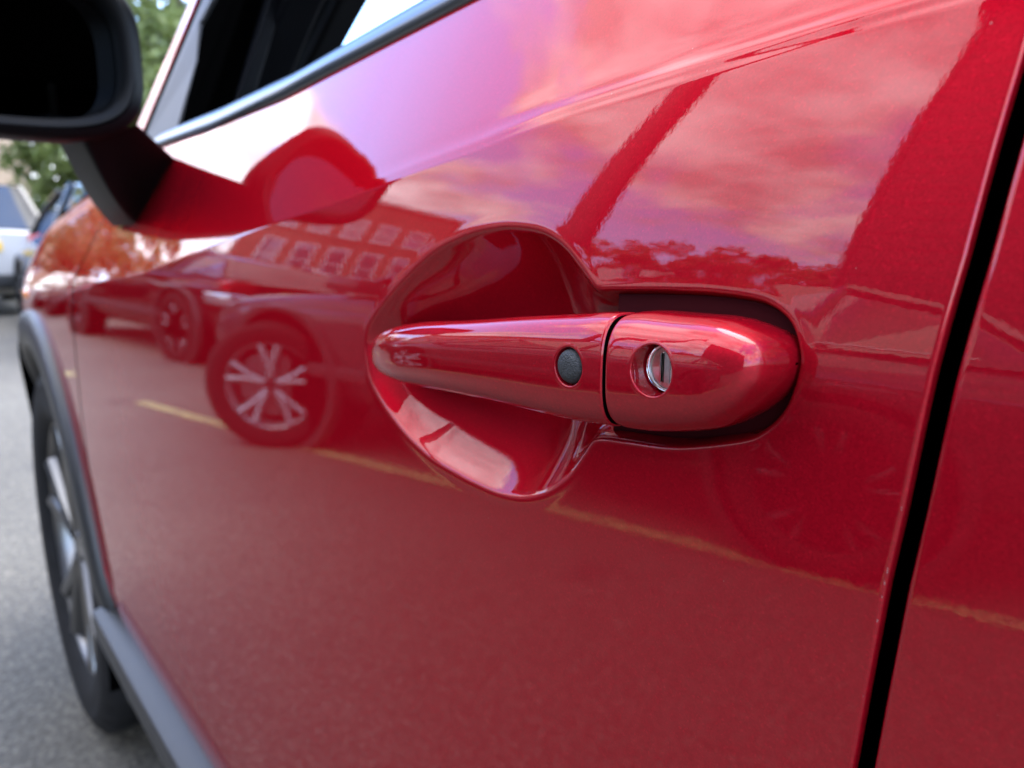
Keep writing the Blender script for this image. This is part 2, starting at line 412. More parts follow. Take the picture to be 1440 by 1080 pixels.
D_ = cup_depth(P[..., 0], P[..., 2])
for _ in range(5):
    D_[1:-1] = (D_[:-2]+2*D_[1:-1]+D_[2:])/4; D_[:, 1:-1] = (D_[:, :-2]+2*D_[:, 1:-1]+D_[:, 2:])/4
P[..., 1] += D_
P[..., 1] += edge_round(rear_cut(P[..., 2])-P[..., 0], .0016) + edge_round(P[..., 0]-front_cut(P[..., 2]), .003)
P[..., 1] += edge_round(P[..., 2]-.42, .004)
seal_edge = P[-1].copy()
P = add_hem(P, 0, 1, .0015); P = add_hem(P, 0, 0, .02); P = add_hem(P, 1, 0, .02); P = add_hem(P, 1, 1, .006)
front_door = grid('front_door', P, M_red, car)
Q = np.stack([seal_edge+np.array([0, .0015, 0]), seal_edge+np.array([-.0025, .0025, 0]), seal_edge+np.array([-.003, .009, 0]), seal_edge+np.array([-.003, .035, 0])])
grid('door_seal', Q, M_void, front_door)

# small chips along the rear edge of the door
rng_ = random.Random(4)
for z_, l_ in ((.8815, .0022), (.8640, .0030), (.8600, .0016), (.8560, .0020), (.8490, .0012), (.826, .001)):
    y_ = float(S(rear_cut(z_), z_)); x_ = float(rear_cut(z_))-.0011
    pts_ = []
    for k in range(8):
        a_ = 2*math.pi*k/8; r_ = rng_.uniform(.6, 1.1); pts_.append((x_+.00035*r_*math.cos(a_), y_+.00015, z_+l_*.5*r_*math.sin(a_)))
    MB().prism(pts_, (0, .0003, 0)).build('paint_chip', M_chip, front_door)
# rear door
GAP = .0048
xr = np.concatenate([np.linspace(0, .005, 14)[:-1], np.linspace(.005, .05, 20)[:-1], np.linspace(.05, 1, 60)])
_zm = zm; zm = np.linspace(.836, .96, 40)
P = door_grid(lambda z: rear_cut(z)+GAP, lambda z: .92+0*z, xr)
P[..., 1] += edge_round(P[..., 0]-rear_cut(P[..., 2])-GAP, .002) + edge_round(P[..., 2]-.42, .004)
P = add_hem(P, 0, 0, .022); P = add_hem(P, 1, 0, .02); P = add_hem(P, 1, 1, .006)
grid('rear_door', P, M_red, car)
# dark door jamb behind the gaps
zj = np.linspace(.40, 1.09, 40)
J = np.stack([np.stack([rear_cut(zj)-.03, S(rear_cut(zj), zj)+.020, zj], -1), np.stack([rear_cut(zj)+.035, S(rear_cut(zj), zj)+.020, zj], -1)])
grid('door_jamb', J, M_void, car)
J = np.stack([np.stack([front_cut(zj)-.04, S(front_cut(zj), zj)+.018, zj], -1), np.stack([front_cut(zj)+.03, S(front_cut(zj), zj)+.018, zj], -1)])
grid('door_jamb', J, M_void, car)

# ------------------------------------------------------------------ door handle
def loft_handle(stations, nt_, xgap, gap_side):
    """stations rows: x, ztop, zbot, y_outer, y_inner"""
    st = np.array(stations)
    x = np.concatenate([np.linspace(st[i, 0], st[i+1, 0], max(2, int(abs(st[i+1, 0]-st[i, 0])/.0006)))[:-1] for i in range(len(st)-1)] + [st[-1:, 0]])
    from_ = st[:, 0]
    def pch(col):   # smooth monotone-ish interpolation
        s = st[:, col]; h = np.diff(from_); d = np.diff(s)/h
        m_ = np.zeros(len(s)); m_[1:-1] = np.where(d[:-1]*d[1:] > 0, 2*d[:-1]*d[1:]/(d[:-1]+d[1:]+1e-12), 0); m_[0] = d[0]; m_[-1] = d[-1]
        i = np.clip(np.searchsorted(from_, x)-1, 0, len(h)-1); t = (x-from_[i])/h[i]
        return (2*t**3-3*t*t+1)*s[i]+(t**3-2*t*t+t)*h[i]*m_[i]+(-2*t**3+3*t*t)*s[i+1]+(t**3-t*t)*h[i]*m_[i+1]
    zt_, zb_, yo, yi = pch(1), pch(2), pch(3), pch(4)
    a = np.linspace(0, 2*np.pi, nt_, endpoint=False); e = 2/2.8
    cx = np.sign(np.cos(a))*np.abs(np.cos(a))**e; cz = np.sign(np.sin(a))*np.abs(np.sin(a))**e
    yc = (yo+yi)/2; hy = (yi-yo)/2; zc = (zt_+zb_)/2; hz = (zt_-zb_)/2
    P = np.zeros((len(x), nt_, 3))
    P[..., 1] = yc[:, None]-hy[:, None]*cx; P[..., 2] = zc[:, None]+hz[:, None]*cz
    w = smooth01(1-np.abs(x-xgap)/.03)
    zn = (P[..., 2]-.908)/.019
    P[..., 0] = x[:, None] - w[:, None]*(-.0006)*np.clip(1-zn**2, 0, 1)
    return P
def outer_y(P):
    """height function of the outward face of a loft, by local linear fit through its nearest vertices"""
    Q = P.reshape(-1, 3); Q = Q[Q[:, 1] < -.004]
    def f(x, z):
        d = (Q[:, 0]-x)**2+(Q[:, 2]-z)**2; i = np.argpartition(d, 24)[:24]
        A = np.stack([np.ones(24), Q[i, 0]-x, Q[i, 2]-z, (Q[i, 2]-z)**2], 1)
        return float(np.linalg.lstsq(A, Q[i, 1], rcond=None)[0][0])
    return f
def hole_mask(P, cx, cz, r):
    Pc = np.concatenate([P, P[:, :1]], 1); c = (Pc[:-1, :-1]+Pc[1:, :-1]+Pc[1:, 1:]+Pc[:-1, 1:])/4
    return ~((np.hypot(c[..., 0]-cx, c[..., 2]-cz) < r) & (c[..., 1] < -.004))
def recess_wall(P, cx, cz, r, depth, name, parent, n=72):
    f = outer_y(P); prof = [(r+.0017, .00004), (r+.0012, -.00004), (r+.0007, -.00004), (r+.0003, .00002), (r+.0001, .00014), (r, .00035), (r-.00005, .0008), (r-.0001, depth*.5), (r-.0001, depth), (r*.5, depth), (r*.01, depth)]
    G_ = np.zeros((n, len(prof), 3))
    for k in range(n):
        a_ = 2*math.pi*k/n
        y0 = f(cx+r*math.cos(a_), cz+r*math.sin(a_))
        for j, (rr, dy) in enumerate(prof):
            x, z = cx+rr*math.cos(a_), cz+rr*math.sin(a_)
            y = f(x, z)+dy if rr >= r else (y0+dy if dy < depth*.4 else (y0*.3-.0218*.7)+dy if dy < depth else -.0218+depth)
            G_[k, j] = (x, y, z)
    G_ = np.concatenate([G_, G_[:1]], 0)
    return grid(name, G_, M_red, parent)
XG = -.1680
grip_st = [(-.3452, .8934, .8914, .0005, .0030), (-.3445, .8962, .8882, -.0032, .0062), (-.3420, .8997, .8858, -.0058, .0085), (-.337, .9030, .8838, -.0086, .0102), (-.325, .9070, .8824, -.0124, .0110), (-.3087, .9104, .8822, -.0155, .0100),
           (-.285, .9138, .8838, -.0182, .0062), (-.2585, .9164, .8856, -.0203, .0030), (-.2142, .9217, .8868, -.0218, .0022), (-.188, .9245, .8870, -.0221, .0030), (-.1705, .9262, .8882, -.0222, .0040), (-.1687, .9262, .8883, -.0222, .0040), (XG-.0005, .9260, .8884, -.0221, .0040), (XG-.0002, .9256, .8889, -.0216, .0038)]
G = loft_handle(grip_st, 150, XG, -1)
BX, BZ = -.1829, .9078
grip = grid('door_handle', G, M_red, car, close_v=True, label='red painted pull handle across the scooped cup', mask=hole_mask(G, BX, BZ, .0073))
recess_wall(G, BX, BZ, .0065, .0026, 'button_recess', grip)
me = grip.data; n_ = G.shape[1]; nv = len(me.vertices)
cap_st = [(XG+.0012, .9258, .8890, -.0215, .0095), (XG+.0016, .9262, .8885, -.0220, .0110), (-.1640, .9268, .8880, -.0221, .0140), (-.157, .9272, .8884, -.0220, .0155), (-.1484, .9272, .8898, -.0219, .0155), (-.1375, .9273, .8922, -.0217, .0155), (-.1302, .9268, .8946, -.0213, .0155),
          (-.1255, .9258, .8976, -.0205, .0150), (-.1206, .9243, .9014, -.0191, .0145), (-.1174, .9226, .9052, -.0172, .0140), (-.1155, .9208, .9082, -.0146, .0130), (-.1143, .9186, .9110, -.0104, .0110), (-.1138, .9166, .9132, -.0034, .0060), (-.1137, .9153, .9146, .0005, .0020)]
Gc = loft_handle(cap_st, 150, XG, 1)
KX, KZ = -.1478, .9110
cap = grid('handle_end_cap', Gc, M_red, grip, close_v=True, mask=hole_mask(Gc, KX, KZ, .0086))
recess_wall(Gc, KX, KZ, .0078, .0125, 'lock_recess', grip)
# end faces at the joint, dark inside the gap
def end_face(P, row, name, mat, parent):
    ring = P[row]; c = ring.mean(0)
    v = [tuple(c)]+[tuple(p) for p in ring]; n = len(ring)
    return pydata(name, v, [(0, 1+k, 1+(k+1) % n) for k in range(n)], mat, parent)
end_face(G, -1, 'joint_face', M_void, grip); end_face(Gc, 0, 'joint_face', M_void, grip)
# added plate between end cap and surround; its dark colour is the slot's shade
gk = CUPS[CUPS[:, 0] > -.1885]; gc_ = np.array([-.150, .9065])
gk = gc_+(gk-gc_)*np.array([.975, .955])
MB().prism([(p[0], .0062, p[1]) for p in gk], (0, .003, 0)).build('slot_shade_plate', M_slot_shade, grip)
# push button
MB().lathe([(.0, -.0012), (.0022, -.00115), (.0042, -.0008), (.0053, .0001), (.0059, .0012), (.0060, .0036)], 40, 'Y', (BX, -.0219, BZ)).build('touch_button', M_btn, grip, True, 'black rubber request button set in the pull')
# lock barrel
yb = -.0218
MB().lathe([(.0074, .0105), (.0074, .0072), (.0070, .0066), (.0066, .0071), (.0065, .0100)], 40, 'Y', (KX, yb, KZ)).build('lock_ring', M_chrome, grip, True)
MB().lathe([(.0078, .0122), (.0078, .0098), (.0070, .0096)], 40, 'Y', (KX, yb, KZ)).build('recess_seal', M_void, grip, True)
b = MB(); b.lathe([(.0001, .0078), (.0063, .0079), (.0064, .0105)], 40, 'Y', (KX, yb, KZ)); b.build('lock_barrel', M_steel, grip, True)
YF = yb+.0069
for dx in (-.0022, .0016):
    MB().box((KX+dx, YF, KZ-.0046), (KX+dx+.0006, YF+.0012, KZ+.0046), .0001).build('slot_lip', M_chrome, grip)
MB().box((KX-.0012, YF+.0004, KZ-.0046), (KX-.0006, YF+.0012, KZ+.0046)).build('key_slot', M_void, grip)
MB().box((KX-.0005, YF+.0002, KZ-.0046), (KX+.0015, YF+.0012, KZ+.0046)).build('slot_shutter', M_steel, grip)

# ------------------------------------------------------------------ front wing and bonnet
WX, WZ, WR = -1.635, .358, .358
AR = .428
xf = np.concatenate([np.linspace(-2.32, -2.08, 30)[:-1], np.linspace(-2.08, -1.205, 124)[:-1], np.linspace(-1.205, -1.19, 6)])
def zlow(x):
    d = np.abs(x-WX); return np.where(d < AR, WZ+np.sqrt(np.clip(AR**2-d*d, 0, 1)), .26)
zsh = np.interp(xf, [-2.32, -2.15, -2.0, -1.8, -1.6, -1.4, -1.19], [.70, .82, .885, .935, .965, .985, 1.0])
tv = np.concatenate([np.linspace(0, .04, 5)[:-1], np.linspace(.04, 1, 70)])
X = np.repeat(xf[:, None], len(tv), 1); zl0 = np.maximum(zlow(xf), .26)
Zs = zl0[:, None]+(zsh-zl0)[:, None]*tv[None]
Ys = S(X, Zs)+edge_round(Zs-zl0[:, None], .004)
# shoulder roll and bonnet
na = 22; th = np.linspace(0, 1, na)[1:]
ysh = Ys[:, -1]; slope0 = np.degrees(np.arctan((Ys[:, -1]-Ys[:, -3])/(Zs[:, -1]-Zs[:, -3])))
rollY, rollZ = [ysh], [zsh]
cy_, cz_ = ysh.copy(), zsh.copy(); prev = th[0]*0
ang0 = np.clip(slope0, 10, 60)
for k, t in enumerate(th):
    ang = ang0+(84-ang0)*smooth01(t); ds = .16/na
    cy_ = cy_+np.sin(np.radians(ang))*ds; cz_ = cz_+np.cos(np.radians(ang))*ds
    rollY.append(cy_); rollZ.append(cz_)
YR = np.stack(rollY[1:], 1); ZR = np.stack(rollZ[1:], 1)
yb_ = np.linspace(0, 1, 16)[1:]
YB = YR[:, -1:]+(0.82-YR[:, -1:])*yb_[None]; ZB = ZR[:, -1:]+.055*np.sin(yb_*math.pi/2)[None]
Xn = X[:, :1]
P = np.stack([np.concatenate([X, np.repeat(Xn, YR.shape[1]+YB.shape[1], 1)], 1), np.concatenate([Ys, YR, YB], 1), np.concatenate([Zs, ZR, ZB], 1)], -1)
# straight rear edge of the wing follows the door cut
k = smooth01((P[..., 0]+1.30)/.11)
zcl = np.clip(P[..., 2], .30, 1.1)
P[..., 0] += k*(front_cut(zcl)-.0042+1.19)
hem = P[-1].copy(); P = add_hem(P, 1, 0, .05)
wing = grid('front_wing', P, M_red, car)
grid('wing_edge_shade', np.stack([hem, hem+np.array([0, .03, 0])]), M_void, wing)  # wing hem in black, shade of the shut line put into its colour
# narrow shut line between wing and bonnet
ln = np.stack([xf[10:-8], YR[10:-8, 8], ZR[10:-8, 8]], -1)
MB().tube([tuple(p+np.array([0, -.0003, .0006])) for p in ln[::6]], .0022, 6).build('bonnet_seam', M_void, wing, True)
# far half of bonnet
Pm = P[:, 1+len(tv)+4:].copy()[:, ::-1]; Pm[..., 1] = 1.64-Pm[..., 1]
grid('bonnet', Pm, M_red, car)
# wheel arch cladding
th = np.linspace(R(-14), R(177), 110)
prof = [(.398, .030), (.398, -.006), (.403, -.012), (.425, -.0145), (.444, -.0135), (.460, -.0095), (.464, -.002), (.464, .02)]
P = np.zeros((len(th), len(prof), 3))
for i, a in enumerate(th):
    for j, (r, off) in enumerate(prof):
        rr = r+.008*max(0, math.cos(a))      # deeper towards the sill
        x_ = WX+rr*math.cos(a); z_ = WZ+rr*math.sin(a); off += .035*smooth01((math.degrees(a)-100)/75)
        P[i, j] = (x_, float(S(max(x_, -2.3), np.clip(z_, .3, 1.0)))+off, z_)
grid('wheel_arch_trim', P, M_trim, car)
# liner behind the arch
P = np.zeros((len(th), 2, 3))
for i, a in enumerate(th):
    P[i, 0] = (WX+.415*math.cos(a), .02+.05*smooth01((math.degrees(a)-100)/75), WZ+.415*math.sin(a)); P[i, 1] = (WX+.415*math.cos(a), .36, WZ+.415*math.sin(a))
grid('arch_liner', P, M_void, car)
MB().box((WX-.42, .262, .25), (WX+.42, .274, .84)).build('inner_arch_panel', M_void, car)
MB().box((-2.2, .275, .19), (-1.205, 1.37, .62)).build('undertray', M_void, car)
# side marker
MB().lathe([(.0001, -.004), (.011, -.003), (.017, .002), (.018, .006)], 20, 'Y', (0, 0, 0)).build('side_marker', M_orange, car, True)
sm = bpy.data.objects['side_marker']; sm.location = (-1.735, float(S(-1.735, .845))-.001, .845); sm.scale = (2.0, 1, .75)
# sill cladding
xs_ = np.linspace(-1.19, .95, 60)
prof = [(.015, .426), (.0, .424), (-.0280, .4165), (-.0290, .4155), (-.0297, .4135), (-.0303, .40), (-.0285, .380), (-.0240, .369), (-.014, .361), (.03, .345), (.14, .33)]
P = np.zeros((len(xs_), len(prof), 3))
for i, x in enumerate(xs_):
    y0 = float(S(x, .425))
    for j, (dy, z) in enumerate(prof): P[i, j] = (x, y0+dy+.004, z)
grid('sill_cladding', P, M_trim, car)

# ------------------------------------------------------------------ front wheel
def tyre_obj(parent, R_, w, mat=M_rubber, n=120, lugs=True, name='tyre'):
    """axle along Y, outer face at -w/2"""
    h = w/2
    prof = [(R_*.68, -h*.74), (R_*.70, -h*.86), (R_*.76, -h*.97), (R_*.84, -h*1.0), (R_*.875, -h*.985), (R_*.88, -h*.995), (R_*.90, -h*.985), (R_*.945, -h*.93), (R_*.975, -h*.86)]
    tread = []
    for s in (-1, 1):
        pass
    seq = [(-.80, 0), (-.45, 0), (-.43, -.022), (-.37, -.022), (-.35, 0), (-.05, 0), (-.03, -.022), (.03, -.022), (.05, 0), (.35, 0), (.37, -.022), (.43, -.022), (.45, 0), (.80, 0)]
    pr = prof + [(R_*(1+d), h*u) for u, d in seq] + [(r, -y) for r, y in prof[::-1]]
    pr = np.array(pr); a = np.linspace(0, 2*np.pi, n, endpoint=False)
    P = np.zeros((n, len(pr), 3))
    for i in range(n):
        r = pr[:, 0].copy()
        if lugs and i % 3 == 0: r = np.where((pr[:, 0] > R_*.95) & (np.abs(pr[:, 1]) > h*.5), r-R_*.022, r)
        P[i, :, 0] = r*math.cos(a[i]); P[i, :, 2] = r*math.sin(a[i]); P[i, :, 1] = pr[:, 1]
    P = np.concatenate([P, P[:1]], 0)
    return grid(name, P, mat, parent)
def rim_obj(parent, R_, w, M_alloy=M_alloy):
    h = w/2; rr = R_*.70
    b = MB(); b.lathe([(rr*.90, h*.6), (rr*.93, -h*.55), (rr*.97, -h*.78), (rr*1.005, -h*.84), (rr*1.005, -h*.76)], 60, 'Y')
    barrel = b.build('wheel_rim', M_alloy, parent, True)
    b = MB()
    for k in range(5):
        a0 = 2*math.pi*k/5+.3
        for s in (-1, 1):
            aa = a0+s*.05; ab = a0+s*.21
            p = [(rr*.16*math.cos(aa), -h*.62, rr*.16*math.sin(aa)), (rr*.55*math.cos((aa+ab)/2), -h*.70, rr*.55*math.sin((aa+ab)/2)), (rr*.95*math.cos(ab), -h*.70, rr*.95*math.sin(ab))]
            b.tube(p, [rr*.075, rr*.062, rr*.085], 8)
    b.build('spokes', M_alloy, barrel, True)
    b = MB(); b.lathe([(.0005, -h*.76), (rr*.13, -h*.75), (rr*.17, -h*.66), (rr*.20, -h*.5)], 30, 'Y'); b.build('wheel_hub', M_alloyd, barrel, True)
    b = MB(); b.lathe([(.0005, -h*.2), (rr*.74, -h*.2), (rr*.74, -h*.12), (.0005, -h*.12)], 40, 'Y'); b.build('brake_disc', M_disc, barrel, True)
    b = MB(); b.lathe([(.0005, h*.3), (rr*.92, h*.3)], 40, 'Y'); b.build('wheel_back', M_void, barrel)
    return barrel
def wheel_at(parent, loc, R_, w, rz=0.0, lugs=True, alloy=M_alloy):
    t = tyre_obj(parent, R_, w, M_rubber if lugs else M_rubberd, lugs=lugs, n=120 if lugs else 72); t.location = loc; t.rotation_euler = (0, 0, rz)
    r = rim_obj(t, R_, w, alloy); return t
tyre = wheel_at(car, (WX, .035+.1075, WZ), WR, .215, R(-1.5))
wheel_at(car, (.98, .055+.1075, WZ), WR, .215)

# ------------------------------------------------------------------ wing mirror
def rbox(cx, cz, hy, hz, ny=64, n=3.2):
    a = np.linspace(0, 2*np.pi, ny, endpoint=False)
    return np.sign(np.cos(a))*np.abs(np.cos(a))**(2/n)*hy+cx, np.sign(np.sin(a))*np.abs(np.sin(a))**(2/n)*hz+cz
MX = -.80
rings = []
for dx, sy, sz, dz in [(.004, .90, .88, 0), (.0, .965, .955, 0), (-.006, .99, .985, 0), (-.02, 1.0, 1.0, 0), (-.05, .99, .98, 0), (-.085, .93, .90, .002), (-.115, .80, .76, .004), (-.135, .58, .54, .006), (-.145, .28, .26, .006), (-.147, .01, .01, .006)]:
    yv, zv = rbox(-.088, 1.114+dz, .115*sy, .078*sz)
    # lower inner corner pulled in: the housing is not a plain box
    zv = zv+(.012*(yv+.088)/.115)*(zv < 1.114)*-0.3
    rings.append(np.stack([np.full_like(yv, MX+dx), yv, zv], -1))
P = np.stack(rings)
housing = grid('wing_mirror', P, M_black, car, close_v=True, label='black wing mirror housing on a stalk')
yv, zv = rbox(-.088, 1.114, .115*.90, .078*.88); yv2, zv2 = rbox(-.090, 1.115, .0985, .0625)
P = np.stack([np.stack([np.full_like(yv, MX+.004), yv, zv], -1), np.stack([np.full_like(yv, MX+.002), yv*.02+yv2*.98, zv2], -1), np.stack([MX-.0185-(yv2+.09)*math.tan(R(8)), yv2, zv2], -1)])
grid('mirror_bezel', P, M_black, housing, close_v=True)
yv3, zv3 = rbox(-.090, 1.115, .0975, .0615)
rot = R(8)                                                  # glass turned towards the driver
ring = [(MX-.0165-(y+.09)*math.tan(rot), y, z) for y, z in zip(yv3, zv3)]
v = [(MX-.0165, -.09, 1.115)]+ring
gl = pydata('mirror_glass', v, [(0, 1+k, 1+(k+1) % len(ring)) for k in range(len(ring))], M_mirror, housing, False)
# stalk
base = [(-.947, .0445, .9655), (-.927, .061, 1.0), (-.905, .079, 1.037), (-1.03, .083, 1.042), (-1.07, .058, .995), (-1.05, .043, .964)]
tip = [(-.815, -.030, 1.040), (-.812, -.004, 1.046), (-.812, .020, 1.056), (-.90, .020, 1.060), (-.92, -.008, 1.050), (-.90, -.034, 1.044)]
rows = []
for t in np.linspace(0, 1, 10):
    s_ = smooth01(t); rows.append([tuple(np.array(a)*(1-t)+np.array(b_)*t+np.array([0, 0, -.010*math.sin(t*math.pi)*(1 if i in (0, 5) else 0)])) for i, (a, b_) in enumerate(zip(base, tip))])
P = np.array(rows)
st = grid('mirror_stalk', P, M_black, housing, close_v=True)
md = st.modifiers.new('bevel', 'BEVEL'); md.width = .004; md.segments = 3; md.limit_method = 'ANGLE'; md.angle_limit = R(35)

# ------------------------------------------------------------------ belt moulding, pillar, glass edge, cabin
xb = np.linspace(-1.14, .92, 90); prof = [(.004, -.002), (-.003, .001), (-.0055, .008), (-.004, .016), (.002, .0215), (.012, .0235), (.03, .020)]
P = np.zeros((len(xb), len(prof), 3))
for i, x in enumerate(xb):
    z0 = float(belt_z(x)); y0 = float(S(x, z0))
    for j, (dy, dz) in enumerate(prof): P[i, j] = (x, y0+dz*.55+dy, z0+dz)
grid('belt_moulding', P, M_belt, car)
def slab(name, pts, d, mat, parent, bevel=0.003, label=None):
    return MB().prism(pts, d).build(name, mat, parent, False, label, bevel)
def ext(p, q, t): p, q = np.array(p), np.array(q); return tuple(q+(q-p)*t)
pa0, pa1 = (-1.186, .133, 1.144), (-1.143, .189, 1.269)
# outer painted strip of the windscreen pillar, its dark seal and the corner panel with its sky sheen painted in
A0, A1 = (-1.131, .118, 1.128), (-1.021, .147, 1.235); B0, B1 = (-1.096, .108, 1.100), (-.985, .1447, 1.226)
C0, C1 = (-1.090, .106, 1.088), (-.970, .144, 1.223)
def tri(a, b_, t): return tuple(np.array(a)*(1-t)+np.array(b_)*t)
slab('windscreen_pillar', [tri(A0, A1, -.35), tri(B0, B1, -.35), tri(B0, B1, 3.0), tri(A0, A1, 3.0)], (-.03, .06, .0), M_red, car)
slab('pillar_seal', [tri(B0, B1, -.3), tri(C0, C1, -.25), tri(C0, C1, 3.0), tri(B0, B1, 3.0)], (-.02, .05, .0), M_void, car, .001)
slab('corner_panel', [(-1.105, .098, 1.066), (-.967, .100, 1.068), (-.952, .1255, 1.150), (-.963, .136, 1.196), (-.9585, .137, 1.196), (-.937, .1425, 1.216), tri(C0, C1, 1.6), (-.90, .19, 1.335), tri(C0, C1, 1.0), tri(C0, C1, 0)], (-.01, .03, 0), M_sail, car, .002)
slab('door_frame', [(-.965, .103, 1.066), (-.90, .106, 1.068), (-.83, .139, 1.20), (-.62, .19, 1.42), (-.66, .19, 1.44), (-.93, .145, 1.215), (-.962, .137, 1.19)], (-.02, .04, 0), M_void, car, .004)
slab('frame_seal', [(-.885, .128, 1.068), (-.872, .128, 1.068), (-.815, .160, 1.20), (-.60, .212, 1.42), (-.615, .212, 1.43), (-.835, .160, 1.20)], (-.01, .02, 0), M_int, car, .004)
slab('inner_pillar_trim', [(-1.30, .17, 1.0), (-1.08, .17, 1.0), (-.926, .17, 1.109), (-.807, .17, 1.192), (-.44, .20, 1.45), (-.70, .20, 1.47), (-1.06, .17, 1.2)], (-.02, .05, 0), M_int, car, .006)
slab('pillar_cover', [(-1.45, .25, 1.0), (-1.19, .25, 1.0), (-.931, .25, 1.155), (-.834, .25, 1.213), (-.44, .26, 1.45), (-.75, .26, 1.47), (-1.25, .25, 1.18)], (-.02, .04, 0), M_intg, car, .006)
b = MB(); b.box((-1.25, .16, .70), (-.72, 1.5, 1.035), .03); b.build('dashboard', M_int, car)
for y in (.45, 1.15):
    sb_ = MB().box((-.05, y-.25, .40), (.10, y+.25, .98), .04).build('seat_back', M_seat, car, True)
    MB().box((-.02, y-.13, 1.0), (.09, y+.13, 1.18), .03).build('head_rest', M_seat, sb_, True)
    MB().box((-.62, y-.25, .38), (-.06, y+.25, .52), .04).build('seat_cushion', M_seat, car, True)
b = MB(); b.box((-1.2, .08, .18), (1.5, 1.58, .34)); b.build('cabin_floor', M_void, car)
MB().box((-.25, .30, 1.50), (1.35, 1.36, 1.53), .012).build('roof', M_red, car)
MB().box((-.24, .31, 1.475), (1.3, 1.35, 1.498)).build('headliner', M_intg, car)
for y in (.255, 1.385):
    b = MB(); b.tube([(-.50, y+(-.03 if y < 1 else .03), 1.45), (-.25, y+.02*(1 if y < 1 else -1), 1.51), (.5, y, 1.525), (1.3, y+.01, 1.49)], [.028, .03, .03, .03], 10)
    b.build('roof_rail', M_red, car, True)
# windscreen
pydata('windscreen', [(-1.13, .16, 1.08), (-1.13, 1.48, 1.08), (-.28, 1.34, 1.51), (-.28, .30, 1.51)], [(0, 1, 2, 3)], M_glass, car)
# far flank and tail, plain but present
zf = np.linspace(.36, 1.06, 24); xq = np.linspace(-1.19, 1.75, 60)
X, Z = np.meshgrid(xq, zf, indexing='ij')
P = np.stack([X, 1.64-S(X, np.minimum(Z, .99))-np.clip(Z-.99, 0, 1)*.5, Z], -1); grid('far_flank', P, M_red, car)
X, Z = np.meshgrid(np.linspace(.925, 1.75, 40), np.linspace(.28, 1.14, 30), indexing='ij')
d = np.hypot(X-.98, Z-WZ)
msk = (d[:-1, :-1] > .41) & (d[1:, 1:] > .41)
P = np.stack([X, S(np.minimum(X, .95), Z)+np.clip(X-.95, 0, 1)**2*.25, Z], -1); grid('rear_quarter', P, M_red, car, mask=msk)
MB().box((1.74, .16, .30), (1.78, 1.48, 1.12), .02).build('tailgate', M_red, car)
pydata('rear_window', [(1.74, .2, 1.12), (1.74, 1.44, 1.12), (1.34, 1.36, 1.49), (1.34, .28, 1.49)], [(0, 1, 2, 3)], M_glassd, car)
slab('centre_pillar', [(-.13, .100, 1.11), (.02, .102, 1.11), (.06, .265, 1.49), (-.06, .265, 1.49)], (0, .03, .01), M_gloss, car, .004)

